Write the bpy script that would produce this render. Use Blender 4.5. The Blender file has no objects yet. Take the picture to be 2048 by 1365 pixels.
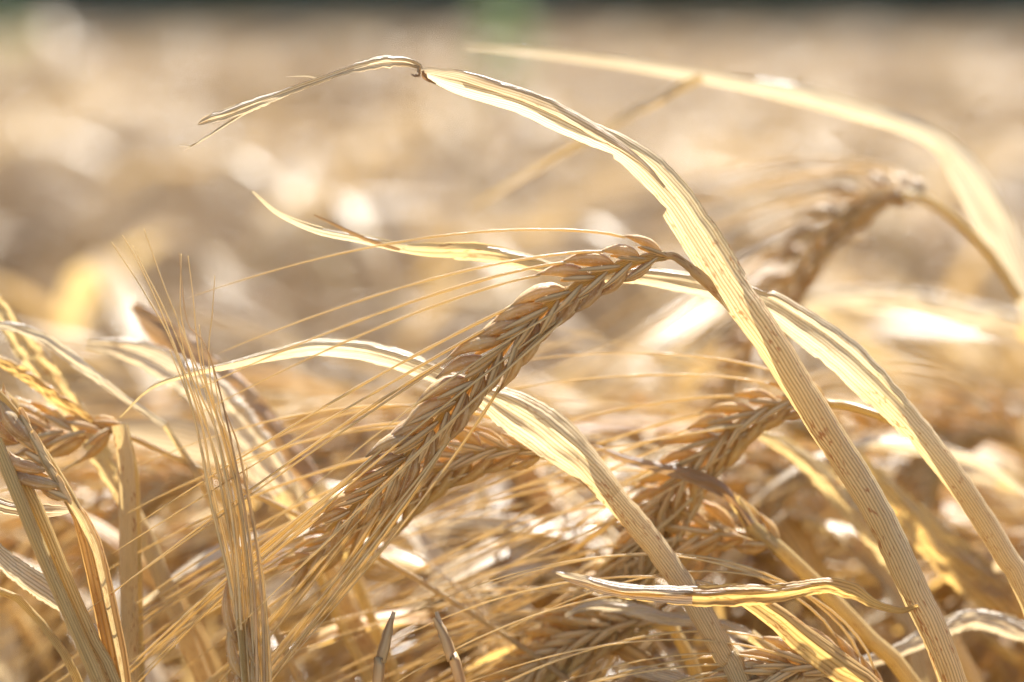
import bpy, math, random
import numpy as np
from mathutils import Vector, Matrix
R = math.radians
rng = np.random.default_rng(11)
random.seed(5)
sc = bpy.context.scene
col = sc.collection

# ------------------------------------------------------------------ camera
CAM = np.array([0.0, 0.0, 0.85]); PITCH = R(6.30); LENS = 100.0; FOC = 0.56
cd = bpy.data.cameras.new('camera'); cam = bpy.data.objects.new('camera', cd); col.objects.link(cam)
cam.location = CAM; cam.rotation_euler = (math.pi/2 - PITCH, 0, 0)
cd.lens = LENS; cd.sensor_width = 36; cd.clip_start = 0.01; cd.clip_end = 5000
cd.dof.use_dof = True; cd.dof.focus_distance = FOC; cd.dof.aperture_fstop = 7.0
sc.camera = cam
FWD = np.array([0, math.cos(PITCH), -math.sin(PITCH)]); UPV = np.array([0, math.sin(PITCH), math.cos(PITCH)]); RGT = np.array([1.0, 0, 0])

# ------------------------------------------------------------------ light
SUN_EL, SUN_AZ = R(54), R(9)          # azimuth measured from +Y towards +X: behind the ears, a little to the left
w = bpy.data.worlds.new('World'); sc.world = w; w.use_nodes = True
nt = w.node_tree; bg = nt.nodes['Background']
sky = nt.nodes.new('ShaderNodeTexSky'); sky.sky_type = 'NISHITA'; sky.sun_disc = False
sky.sun_elevation = SUN_EL; sky.sun_rotation = SUN_AZ
nt.links.new(sky.outputs[0], bg.inputs[0]); bg.inputs[1].default_value = 0.09
ld = bpy.data.lights.new('sun', 'SUN'); ld.energy = 5.0; ld.angle = R(0.53); ld.color = (1, 0.975, 0.935)
lo = bpy.data.objects.new('sun', ld); col.objects.link(lo)
L = Vector((math.sin(SUN_AZ)*math.cos(SUN_EL), math.cos(SUN_AZ)*math.cos(SUN_EL), math.sin(SUN_EL)))
lo.rotation_euler = L.to_track_quat('Z', 'Y').to_euler(); lo.location = L*5
sc.view_settings.view_transform = 'Standard'; sc.view_settings.look = 'None'
sc.view_settings.exposure = 1.55; sc.view_settings.gamma = 1
sc.cycles.max_bounces = 6; sc.cycles.diffuse_bounces = 3; sc.cycles.transmission_bounces = 4; sc.cycles.transparent_max_bounces = 4
sc.cycles.caustics_reflective = False; sc.cycles.caustics_refractive = False

# ------------------------------------------------------------------ materials
def new_mat(name):
    m = bpy.data.materials.new(name); m.use_nodes = True; m.node_tree.nodes.clear(); return m
class NB:
    def __init__(s, m): s.t = m.node_tree
    def n(s, typ, **kw):
        nd = s.t.nodes.new(typ)
        ins = kw.pop('ins', {})
        for k, v in kw.items(): setattr(nd, k, v)
        for k, v in ins.items():
            if hasattr(v, 'is_output'): s.t.links.new(v, nd.inputs[k])
            else: nd.inputs[k].default_value = v
        return nd
    def math(s, op, a, b=0.0, c=None, clamp=False):
        d = {0: a, 1: b}
        if c is not None: d[2] = c
        return s.n('ShaderNodeMath', operation=op, use_clamp=clamp, ins=d).outputs[0]
    def mix(s, f, a, b, mode='MIX'):
        nd = s.n('ShaderNodeMix', data_type='RGBA', blend_type=mode)
        for i, v in ((0, f), (6, a), (7, b)):
            if hasattr(v, 'is_output'): s.t.links.new(v, nd.inputs[i])
            else: nd.inputs[i].default_value = v if i == 0 else (*v, 1) if len(v) == 3 else v
        return nd.outputs[2]
    def ramp(s, f, stops):
        nd = s.n('ShaderNodeValToRGB', ins={0: f}); cr = nd.color_ramp
        while len(cr.elements) < len(stops): cr.elements.new(0.5)
        for e, (p, c) in zip(cr.elements, stops): e.position = p; e.color = (*c, 1) if len(c) == 3 else c
        return nd.outputs[0]

def straw(name, base, alt, trans_col, trans=0.4, veins=14, spots=0.5, spot_col=(0.42, 0.15, 0.03), rough=0.42, spec=0.5, bump=0.5, dark=(0.30, 0.17, 0.07), patch=0.3, streak=0.35):
    """UV: u runs along the blade in centimetres, v across it 0..1."""
    m = new_mat(name); b = NB(m)
    uv = b.n('ShaderNodeTexCoord'); sp = b.n('ShaderNodeSeparateXYZ', ins={0: uv.outputs['UV']})
    u, v = sp.outputs[0], sp.outputs[1]
    oi = b.n('ShaderNodeObjectInfo'); rnd = oi.outputs['Random']
    # longitudinal fibres
    warp = b.n('ShaderNodeTexNoise', noise_dimensions='2D', ins={'Vector': uv.outputs['UV'], 'Scale': 0.9, 'Detail': 2.0}).outputs[0]
    vv = b.math('ADD', v, b.math('MULTIPLY', warp, 0.035))
    wv = b.math('SINE', b.math('MULTIPLY', vv, veins*2*math.pi))
    wv = b.math('MULTIPLY_ADD', wv, 0.5, 0.5)
    line = b.math('POWER', wv, 3.0)
    c1 = b.n('ShaderNodeCombineXYZ', ins={0: b.math('MULTIPLY', u, 0.9), 1: b.math('MULTIPLY', v, veins*2.3), 2: b.math('MULTIPLY', rnd, 37.0)}).outputs[0]
    fib = b.n('ShaderNodeTexNoise', ins={'Vector': c1, 'Scale': 1.0, 'Detail': 5.0, 'Roughness': 0.65}).outputs[0]
    c2 = b.n('ShaderNodeCombineXYZ', ins={0: b.math('MULTIPLY', u, 0.45), 1: b.math('MULTIPLY', v, 1.6), 2: b.math('MULTIPLY', rnd, 91.0)}).outputs[0]
    big = b.n('ShaderNodeTexNoise', ins={'Vector': c2, 'Scale': 1.0, 'Detail': 3.0}).outputs[0]
    g = b.n('ShaderNodeNewGeometry')
    wn = b.n('ShaderNodeTexNoise', ins={'Vector': g.outputs['Position'], 'Scale': 14.0, 'Detail': 1.0}).outputs[0]
    f = b.math('ADD', b.math('MULTIPLY_ADD', big, 2.2, -0.85), b.math('MULTIPLY_ADD', wn, 1.2, -0.55), clamp=True)
    colr = b.mix(f, base, alt)
    colr = b.mix(b.math('MULTIPLY', line, 0.42), colr, tuple(x*y for x, y in zip(alt, (0.50, 0.42, 0.34))))
    colr = b.mix(b.math('MULTIPLY_ADD', fib, 3.2, -1.62, clamp=True), colr, tuple(min(1, x*1.18) for x in base))
    at = b.n('ShaderNodeAttribute', attribute_name='pale').outputs['Fac']
    colr = b.mix(b.math('MULTIPLY', at, 0.7), colr, (0.78, 0.68, 0.50))
    colr = b.mix(b.math('MULTIPLY', line, 0.45), colr, tuple(x*y for x, y in zip(alt, (0.62, 0.52, 0.42))))
    # thin grey-brown weathering streaks along the fibres
    c4 = b.n('ShaderNodeCombineXYZ', ins={0: b.math('MULTIPLY', u, 0.35), 1: b.math('MULTIPLY', v, veins*1.1), 2: b.math('MULTIPLY', rnd, 17.0)}).outputs[0]
    stn = b.n('ShaderNodeTexNoise', ins={'Vector': c4, 'Scale': 1.0, 'Detail': 4.0, 'Roughness': 0.7}).outputs[0]
    stf = b.math('MULTIPLY', b.math('MULTIPLY_ADD', stn, 9.0, -5.6 + streak, clamp=True), streak)
    colr = b.mix(stf, colr, tuple(x*0.45 for x in dark))
    # weathered brown patches with their own outline
    pf = b.math('MULTIPLY_ADD', b.math('ADD', big, b.math('MULTIPLY', fib, 0.45)), 6.0, -5.35 + 1.2*patch, clamp=True)
    colr = b.mix(b.math('MULTIPLY', pf, 0.75), colr, dark)
    # rust specks
    c3 = b.n('ShaderNodeCombineXYZ', ins={0: b.math('MULTIPLY_ADD', fib, 3.0, b.math('MULTIPLY', u, 5.5)), 1: b.math('MULTIPLY_ADD', big, 9.0, b.math('MULTIPLY', v, 17.0)), 2: b.math('MULTIPLY', rnd, 53.0)}).outputs[0]
    vo = b.n('ShaderNodeTexVoronoi', ins={'Vector': c3, 'Scale': 1.0, 'Randomness': 1.0})
    dens = b.n('ShaderNodeTexNoise', ins={'Vector': c3, 'Scale': 0.22, 'Detail': 2.0}).outputs[0]
    d2 = b.n('ShaderNodeTexNoise', ins={'Vector': c3, 'Scale': 2.6, 'Detail': 3.0}).outputs[0]
    rad = b.math('MULTIPLY_ADD', dens, 1.15, -0.56 + 0.12*spots)
    sdist = b.math('ADD', vo.outputs['Distance'], b.math('MULTIPLY_ADD', d2, 1.1, -0.55))
    spf = b.math('MULTIPLY_ADD', b.math('SUBTRACT', rad, sdist), 9.0, 0.0, clamp=True)
    at0 = b.n('ShaderNodeAttribute', attribute_name='pale').outputs['Fac']
    spf = b.math('MULTIPLY', spf, b.math('MULTIPLY_ADD', at0, -0.8, 0.85 if spots > 0 else 0.0, clamp=True))
    colr = b.mix(spf, colr, spot_col)
    h = b.math('ADD', b.math('MULTIPLY', line, -0.6), b.math('MULTIPLY', fib, 0.9))
    bp = b.n('ShaderNodeBump', ins={'Strength': min(1, bump*1.7), 'Distance': 0.0004, 'Height': h}).outputs[0]
    pr = b.n('ShaderNodeBsdfPrincipled', ins={'Base Color': colr, 'Roughness': rough, 'Normal': bp, 'Specular IOR Level': spec})
    tc = b.mix(0.75, colr, trans_col, 'MULTIPLY')
    tc = b.mix(0.35, tc, trans_col)
    tc = b.mix(b.math('MULTIPLY', at, 0.6), tc, (0.92, 0.82, 0.58))
    tc = b.mix(spf, tc, spot_col)
    tc = b.mix(b.math('MULTIPLY', stf, 0.8), tc, dark)
    tc = b.mix(b.math('MULTIPLY', line, 0.75), tc, tuple(x*y for x, y in zip(trans_col, (0.45, 0.33, 0.2))))
    tr = b.n('ShaderNodeBsdfTranslucent', ins={'Color': tc})
    mx = b.n('ShaderNodeMixShader', ins={0: trans, 1: pr.outputs[0], 2: tr.outputs[0]})
    o = b.n('ShaderNodeOutputMaterial', ins={0: mx.outputs[0]})
    return m

def grain(name, base, ridge, stain, trans=0.18, tcol=(0.85, 0.52, 0.16), rough=0.42):
    m = new_mat(name); b = NB(m)
    uv = b.n('ShaderNodeTexCoord'); sp = b.n('ShaderNodeSeparateXYZ', ins={0: uv.outputs['UV']})
    u, v = sp.outputs[0], sp.outputs[1]
    rnd = b.n('ShaderNodeObjectInfo').outputs['Random']
    g = b.n('ShaderNodeNewGeometry')
    wn = b.n('ShaderNodeTexNoise', ins={'Vector': g.outputs['Position'], 'Scale': 260.0, 'Detail': 3.0}).outputs[0]
    rr = b.math('POWER', b.math('MULTIPLY_ADD', b.math('SINE', b.math('MULTIPLY', v, 10*math.pi)), 0.5, 0.5), 4.0)
    c1 = b.n('ShaderNodeCombineXYZ', ins={0: b.math('MULTIPLY', u, 3.0), 1: b.math('MULTIPLY', v, 34.0), 2: b.math('MULTIPLY', rnd, 31.0)}).outputs[0]
    fib = b.n('ShaderNodeTexNoise', ins={'Vector': c1, 'Scale': 1.0, 'Detail': 5.0, 'Roughness': 0.6}).outputs[0]
    k = b.math('ADD', b.math('MULTIPLY_ADD', wn, 2.4, -0.95), b.math('MULTIPLY_ADD', rnd, 0.5, -0.2), clamp=True)
    c = b.mix(k, base, stain)
    c = b.mix(b.math('MULTIPLY', rr, 0.55), c, ridge)
    c = b.mix(b.math('MULTIPLY_ADD', fib, 3.0, -1.45, clamp=True), c, ridge)
    c = b.mix(b.math('MULTIPLY_ADD', fib, -5.0, 2.0, clamp=True), c, tuple(x*0.5 for x in stain))
    fine = b.n('ShaderNodeTexNoise', ins={'Vector': g.outputs['Position'], 'Scale': 2200.0, 'Detail': 2.0}).outputs[0]
    c = b.mix(b.math('MULTIPLY_ADD', fine, 5.0, -2.9, clamp=True), c, (0.80, 0.70, 0.55))
    tipd = b.math('MULTIPLY_ADD', u, 7.0, -6.2, clamp=True)
    c = b.mix(b.math('MULTIPLY', tipd, 0.4), c, (0.10, 0.06, 0.04))
    bp = b.n('ShaderNodeBump', ins={'Strength': 1.0, 'Distance': 0.00035, 'Height': b.math('ADD', b.math('MULTIPLY', rr, 0.5), b.math('ADD', fib, b.math('MULTIPLY', fine, 0.25)))}).outputs[0]
    pr = b.n('ShaderNodeBsdfPrincipled', ins={'Base Color': c, 'Roughness': rough, 'Normal': bp, 'Specular IOR Level': 0.4})
    tr = b.n('ShaderNodeBsdfTranslucent', ins={'Color': b.mix(0.6, c, tcol)})
    mx = b.n('ShaderNodeMixShader', ins={0: trans, 1: pr.outputs[0], 2: tr.outputs[0]})
    b.n('ShaderNodeOutputMaterial', ins={0: mx.outputs[0]})
    return m

def plain(name, c1, c2, scale, rough=0.9, trans=0.0, tcol=(0.2, 0.4, 0.05)):
    m = new_mat(name); b = NB(m)
    g = b.n('ShaderNodeNewGeometry')
    nz = b.n('ShaderNodeTexNoise', ins={'Vector': g.outputs['Position'], 'Scale': scale, 'Detail': 6.0, 'Roughness': 0.65}).outputs[0]
    c = b.ramp(nz, [(0.35, c1), (0.65, c2)])
    bp = b.n('ShaderNodeBump', ins={'Strength': 0.6, 'Distance': 0.5/scale, 'Height': nz}).outputs[0]
    pr = b.n('ShaderNodeBsdfPrincipled', ins={'Base Color': c, 'Roughness': rough, 'Normal': bp})
    out = pr.outputs[0]
    if trans:
        tr = b.n('ShaderNodeBsdfTranslucent', ins={'Color': (*tcol, 1)})
        out = b.n('ShaderNodeMixShader', ins={0: trans, 1: out, 2: tr.outputs[0]}).outputs[0]
    b.n('ShaderNodeOutputMaterial', ins={0: out})
    return m

M = dict(
    sheath=straw('straw_sheath', (0.82, 0.65, 0.37), (0.73, 0.53, 0.23), (0.98, 0.78, 0.38), trans=0.45, veins=26, spots=1.6, rough=0.30, spec=0.8),
    blade=straw('straw_blade', (0.82, 0.72, 0.55), (0.68, 0.51, 0.30), (0.96, 0.82, 0.54), trans=0.38, veins=15, spots=0.1, rough=0.30, spec=0.6, patch=0.5, dark=(0.40, 0.27, 0.15), streak=0.5),
    gold=straw('golden_blade', (0.74, 0.54, 0.24), (0.64, 0.40, 0.13), (0.99, 0.72, 0.26), trans=0.52, veins=12, spots=1.3, rough=0.4, patch=0.8),
    field=straw('field_straw', (0.63, 0.475, 0.255), (0.45, 0.305, 0.135), (0.86, 0.63, 0.29), trans=0.32, veins=10, spots=0.0, rough=0.38, spec=0.6),
    earfar=grain('kernel_brown', (0.50, 0.34, 0.155), (0.56, 0.42, 0.23), (0.28, 0.16, 0.07), trans=0.28),
    stuffear=grain('kernel_pale', (0.50, 0.36, 0.18), (0.60, 0.48, 0.30), (0.34, 0.22, 0.12), trans=0.25),
    brown=straw('brown_blade', (0.54, 0.40, 0.26), (0.42, 0.27, 0.15), (0.80, 0.50, 0.20), trans=0.3, veins=12, spots=0.5, rough=0.45, patch=1.2),
    stem=straw('straw_stem', (0.80, 0.62, 0.29), (0.68, 0.48, 0.18), (0.98, 0.79, 0.32), trans=0.44, veins=16, spots=0.8, rough=0.36, patch=0.3),
    awn=straw('awn_straw', (0.88, 0.71, 0.40), (0.80, 0.59, 0.25), (1.0, 0.84, 0.45), trans=0.46, veins=3, spots=0.0, rough=0.28, spec=0.8, bump=0.2, patch=0.2),
    awnbrown=straw('awn_brown', (0.72, 0.53, 0.28), (0.54, 0.35, 0.17), (0.95, 0.70, 0.32), trans=0.42, veins=3, spots=0.0, rough=0.4, bump=0.2, patch=0.9),
    bract=straw('bract_straw', (0.86, 0.65, 0.34), (0.72, 0.50, 0.22), (1.0, 0.70, 0.28), trans=0.36, veins=4, spots=0.0, rough=0.5, bump=0.4, patch=0.2),
    kernel=grain('kernel_tan', (0.68, 0.47, 0.20), (0.86, 0.70, 0.42), (0.38, 0.20, 0.09), trans=0.36),
    kernelg=grain('kernel_gold', (0.67, 0.45, 0.15), (0.82, 0.63, 0.29), (0.45, 0.24, 0.075), trans=0.42, rough=0.36),
    soil=plain('soil', (0.10, 0.07, 0.045), (0.34, 0.25, 0.15), 14.0),
    far=plain('far_leaves', (0.24, 0.26, 0.20), (0.44, 0.44, 0.34), 0.25, trans=0.5, tcol=(0.34, 0.38, 0.24)),
    weed=plain('weed_green', (0.14, 0.20, 0.05), (0.22, 0.28, 0.08), 40.0, rough=0.5, trans=0.4, tcol=(0.34, 0.50, 0.06)),
)

# ------------------------------------------------------------------ geometry
def P(px, py, D):
    k = 0.36*D/2048.0
    return CAM + RGT*((px-1024)*k) + UPV*((682.5-py)*k) + FWD*D
def cr(ctrl, n):
    """Catmull-Rom through rows of control values, resampled to n rows by position length."""
    c = np.asarray(ctrl, float)
    if len(c) == 2: c = np.vstack([c[0], (c[0]+c[1])/2, c[1]])
    c = np.vstack([2*c[0]-c[1], c, 2*c[-1]-c[-2]])
    out = []
    for i in range(1, len(c)-2):
        t = np.linspace(0, 1, 12, endpoint=False)[:, None]
        p0, p1, p2, p3 = c[i-1], c[i], c[i+1], c[i+2]
        out.append(0.5*((2*p1)+(-p0+p2)*t+(2*p0-5*p1+4*p2-p3)*t**2+(-p0+3*p1-3*p2+p3)*t**3))
    out.append(c[-2][None]); out = np.vstack(out)
    d = np.r_[0, np.cumsum(np.linalg.norm(np.diff(out[:, :3], axis=0), axis=1))]
    s = np.linspace(0, d[-1], n)
    return np.stack([np.interp(s, d, out[:, j]) for j in range(out.shape[1])], 1)
def nrm(v): return v/np.maximum(np.linalg.norm(v, axis=-1, keepdims=True), 1e-12)
def tang(p): return nrm(np.gradient(p, axis=0))
def rotv(v, axis, a):
    c, s = np.cos(a), np.sin(a)
    return v*c + np.cross(axis, v)*s + axis*(np.sum(axis*v, -1, keepdims=True))*(1-c)
def smooth_noise(n, k, r=None):
    r = r or rng
    x = r.standard_normal(max(2, int(k))+1); return np.interp(np.linspace(0, len(x)-1, n), np.arange(len(x)), x)

def grid_mesh(V, nr, nc, closed, us, vs):
    """faces and per-loop uvs for a grid of nr rows x nc columns."""
    F = []; UV = []
    cc = nc if closed else nc-1
    i = np.arange(nr-1)[:, None]; j = np.arange(cc)[None, :]
    j2 = (j+1) % nc
    a = i*nc+j; b = i*nc+j2; c = (i+1)*nc+j2; d = (i+1)*nc+j
    F = np.stack([a+0*b, b, c, d], -1).reshape(-1, 4)
    vj = vs[j[0]] if not closed else j[0]/nc
    vj2 = vs[j[0]+1] if not closed else (j[0]+1)/nc
    ua = np.repeat(us[:-1], cc); ub = np.repeat(us[1:], cc)
    va = np.tile(vj, nr-1); vb = np.tile(vj2, nr-1)
    UV = np.stack([np.stack([ua, va], -1), np.stack([ua, vb], -1), np.stack([ub, vb], -1), np.stack([ub, va], -1)], 1)
    return V, F, UV.reshape(-1, 2)

def ribbon(ctrl, n=60, nc=11, ref='cam', ragged=0.0, ripple=0.0, tip=False, seed=0, fold=0.0, crease=0.0, tear=0.0):
    """ctrl rows: x y z, visible width, twist (deg), curl (deg); a curl near 340 rolls the sheet into a sheath."""
    rg = np.random.default_rng(seed+77)
    c = cr(ctrl, n); p = c[:, :3]; T = tang(p)
    V = nrm(CAM - p) if isinstance(ref, str) else np.tile(np.asarray(ref, float), (n, 1))
    S = nrm(np.cross(T, V)); S = rotv(S, T, np.radians(c[:, 4:5])); N = np.cross(S, T)
    al = np.clip(np.radians(c[:, 5]), 0.05, 6.1); wd = np.maximum(c[:, 3], 1e-5)
    Rr = wd/2/np.sin(np.minimum(al/2, math.pi/2))
    vs = np.linspace(0, 1, nc); ang = (vs[None]-0.5)*al[:, None]
    depth = Rr*(1-np.cos(np.minimum(al/2, math.pi)))/2
    off_s = Rr[:, None]*np.sin(ang); off_n = -(Rr[:, None]*(1-np.cos(ang))) + depth[:, None]
    if ripple:
        for k in range(3):
            ph = rg.uniform(0, 6.28); fr = rg.integers(2, 5)
            off_n += ripple*wd[:, None]*np.sin(vs[None]*fr*3.14+ph+smooth_noise(n, n/9, rg)[:, None]*0.8)*0.25
    if crease:
        open_ = np.clip((300-c[:, 5])/150, 0, 1)[:, None]
        for fr in (2.3, 4.7):
            ph = smooth_noise(n, min(n/28, 14), rg)[:, None]*0.55 + rg.uniform(0, 1)
            off_n += open_*crease*wd[:, None]*(np.abs(((vs[None]*fr+ph) % 1)*2-1)-.5)*2/fr
    if tear:
        for side_ in (0, 1):
            cut = np.zeros(n); q_ = 0
            while q_ < n:
                ln_ = int(rg.uniform(.004, .02)*max(n, 300))+2; amt = tear*rg.random()**2.5
                seg = np.linspace(0, 1, min(ln_, n-q_)); cut[q_:q_+ln_] = amt*(seg if rg.random() < .5 else 1-seg); q_ += ln_
            cut = cut*np.clip((300-c[:, 5])/100, 0, 1)
            lim = 1-2*cut[:, None]; tt = vs[None]*2-1
            off_s = np.where((tt > 0) == bool(side_), np.sign(off_s)*np.minimum(np.abs(off_s), np.abs(off_s).max(1, keepdims=True)*lim), off_s)
    if fold:
        off_n += fold*wd[:, None]*(np.abs(vs[None]-0.5)*2-0.5)
    if ragged:
        e = (np.abs(smooth_noise(n, n*0.8, rg))*0.6 + np.abs(smooth_noise(n, n/5, rg)))*ragged
        e2 = (np.abs(smooth_noise(n, n*0.8, rg))*0.6 + np.abs(smooth_noise(n, n/5, rg)))*ragged
        sc_ = 1 - (vs[None] > 0.5)*e[:, None] - (vs[None] <= 0.5)*e2[:, None]
        off_s = off_s*sc_
    X = p[:, None] + S[:, None]*off_s[..., None] + N[:, None]*off_n[..., None]
    us = np.r_[0, np.cumsum(np.linalg.norm(np.diff(p, axis=0), axis=1))]*100
    Vx, Fx, Ux = grid_mesh(X.reshape(-1, 3), n, nc, False, us + seed*3.7, vs)
    kv = np.clip(c[:, 5]/338, .5, 1); kk = np.stack([kv[:-1], kv[:-1], kv[1:], kv[1:]], 1)      # an open blade shows fewer ribs than a rolled sheath
    kk = np.repeat(kk[:, None], nc-1, axis=1).reshape(-1); Ux = Ux.copy(); Ux[:, 1] = .5+(Ux[:, 1]-.5)*kk
    return Vx, Fx, Ux

def tube(p, r, nc=10, flat=1.0, ref=None, rib=0.0, useg=None, u0=0.0):
    p = np.asarray(p, float); n = len(p); r = np.broadcast_to(np.asarray(r, float), (n,))
    T = tang(p); rf = np.array([0.31, 0.2, 0.93]) if ref is None else np.asarray(ref, float)
    S = np.cross(T, rf); bad = np.linalg.norm(S, axis=1) < 1e-3
    S[bad] = np.cross(T[bad], [1, 0, 0]); S = nrm(S); N = np.cross(S, T)
    a = np.arange(nc)/nc*2*math.pi
    rr = r[:, None]*(1+rib*np.cos(a*5)[None])
    X = p[:, None] + S[:, None]*(np.cos(a)[None]*rr)[..., None] + N[:, None]*(np.sin(a)[None]*rr*flat)[..., None]
    us = useg if useg is not None else np.r_[0, np.cumsum(np.linalg.norm(np.diff(p, axis=0), axis=1))]*100+u0
    return grid_mesh(X.reshape(-1, 3), n, nc, True, us, None)

def kernel_piece(base, d, side, length, width, hi=True, bend=0.25, thick=0.68):
    """one grain: pointed boat shape with five nerves, its tip bending back towards the ear axis."""
    n, nc = (18, 30) if hi else (8, 8)
    s = np.linspace(0, 1, n)
    prof = np.sin(np.pi*np.clip(s, 0, 1)**0.80)**0.80*(1.06-0.42*s**1.6)
    prof = np.maximum(prof, 0.10*(1-s)+0.09)
    d = nrm(np.asarray(d)); side = nrm(side-d*np.dot(side, d))
    p = base + d*length*s[:, None] + side*(length*bend*(0.25*np.sin(np.pi*s)))[:, None]
    V, F, U = tube(p, prof*width/2, nc=nc, flat=thick, ref=side, rib=0.035 if hi else 0, useg=s)
    if hi:      # the inrolled husk margin: a groove down each flank, and small dents
        W = V.reshape(n, nc, 3); a = np.arange(nc)/nc*2*math.pi; ph = rng.uniform(-.5, .5)
        gr = sum(np.exp(-((((a-q+math.pi) % (2*math.pi))-math.pi)/.16)**2) for q in (1.1+ph, 4.4+ph))
        k = 1 - .20*gr[None]*np.sin(np.pi*s)[:, None]**.5 - .035*rng.standard_normal((n, 1)) + .02*rng.standard_normal((n, nc))
        V = (p[:, None] + (W-p[:, None])*k[..., None]).reshape(-1, 3)
    return V, F, U

def awn_piece(p0, d0, d1, length, r0, n=22, nc=5, wob=0.006, rg=None, sag=0.0):
    rg = rg or rng
    s = np.linspace(0, 1, n)[:, None]
    dirs = nrm(nrm(d0)*(1-s**0.55) + nrm(d1)*s**0.55)
    dirs = dirs + np.stack([smooth_noise(n, 4, rg) for _ in range(3)], 1)*wob + np.array([0, 0, -1.0])*sag*s
    step = nrm(dirs)*length/(n-1)
    p = p0 + np.vstack([np.zeros(3), np.cumsum(step[:-1], axis=0)])
    r = r0*(1-0.75*s[:, 0]**1.3)*(1+0.12*rg.standard_normal(n))
    r[-1] = r0*0.10
    return tube(p, r, nc=nc, flat=0.6, u0=rg.uniform(0, 50))

def merge(pieces):
    Vs, Fs, Us, o = [], [], [], 0
    for V, F, U in pieces:
        Vs.append(V); Fs.append(F+o); Us.append(U); o += len(V)
    return np.vstack(Vs), np.vstack(Fs), np.vstack(Us)

def mk(name, piece, mat, parent=None, origin=None):
    V, F, U = piece if not isinstance(piece, list) else merge(piece)
    if origin is not None: V = V - origin
    me = bpy.data.meshes.new(name)
    me.vertices.add(len(V)); me.vertices.foreach_set('co', np.ascontiguousarray(V, dtype=np.float32).ravel())
    me.loops.add(F.size); me.loops.foreach_set('vertex_index', np.ascontiguousarray(F, dtype=np.int32).ravel())
    me.polygons.add(len(F)); me.polygons.foreach_set('loop_start', np.arange(0, F.size, F.shape[1], dtype=np.int32))
    uvl = me.uv_layers.new(name='UVMap'); uvl.data.foreach_set('uv', np.ascontiguousarray(U, dtype=np.float32).ravel())
    me.polygons.foreach_set('use_smooth', np.ones(len(F), dtype=bool))
    me.update(calc_edges=True); me.materials.append(M[mat])
    o = bpy.data.objects.new(name, me); col.objects.link(o)
    if parent is not None: o.parent = parent
    return o

def ribbon_split(ctrl, k, n, nc, parent, org, mat, names=('leaf_blade', 'stem'), pale=(), **kw):
    """one continuous ribbon cut in two parts at control row k; pale = (row, value) pairs of how bleached it is."""
    V, F, U = ribbon(ctrl, n=n, nc=nc, **kw)
    c = cr(ctrl, n)[:, :3]; pos = lambda i: int(np.argmin(np.linalg.norm(c-ctrl[i][:3], axis=1)))
    r = pos(k); pl = np.interp(np.arange(n), [pos(i) for i, _ in pale], [x for _, x in pale])
    for nm, a, b_ in ((names[0], 0, r), (names[1], r, n-1)):
        f = F[a*(nc-1):b_*(nc-1)]-a*nc; uu = U[a*(nc-1)*4:b_*(nc-1)*4]
        o_ = mk(nm, (V[a*nc:(b_+1)*nc], f, uu), mat, parent, org)
        at = o_.data.attributes.new('pale', 'FLOAT', 'POINT'); at.data.foreach_set('value', np.repeat(pl[a:b_+1], nc).astype(np.float32))

def thing(name, label, cat, loc, group=None):
    o = bpy.data.objects.new(name, None); col.objects.link(o); o.location = loc; o.empty_display_size = 0.02
    o['label'] = label; o['category'] = cat
    if group: o['group'] = group
    return o

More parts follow.
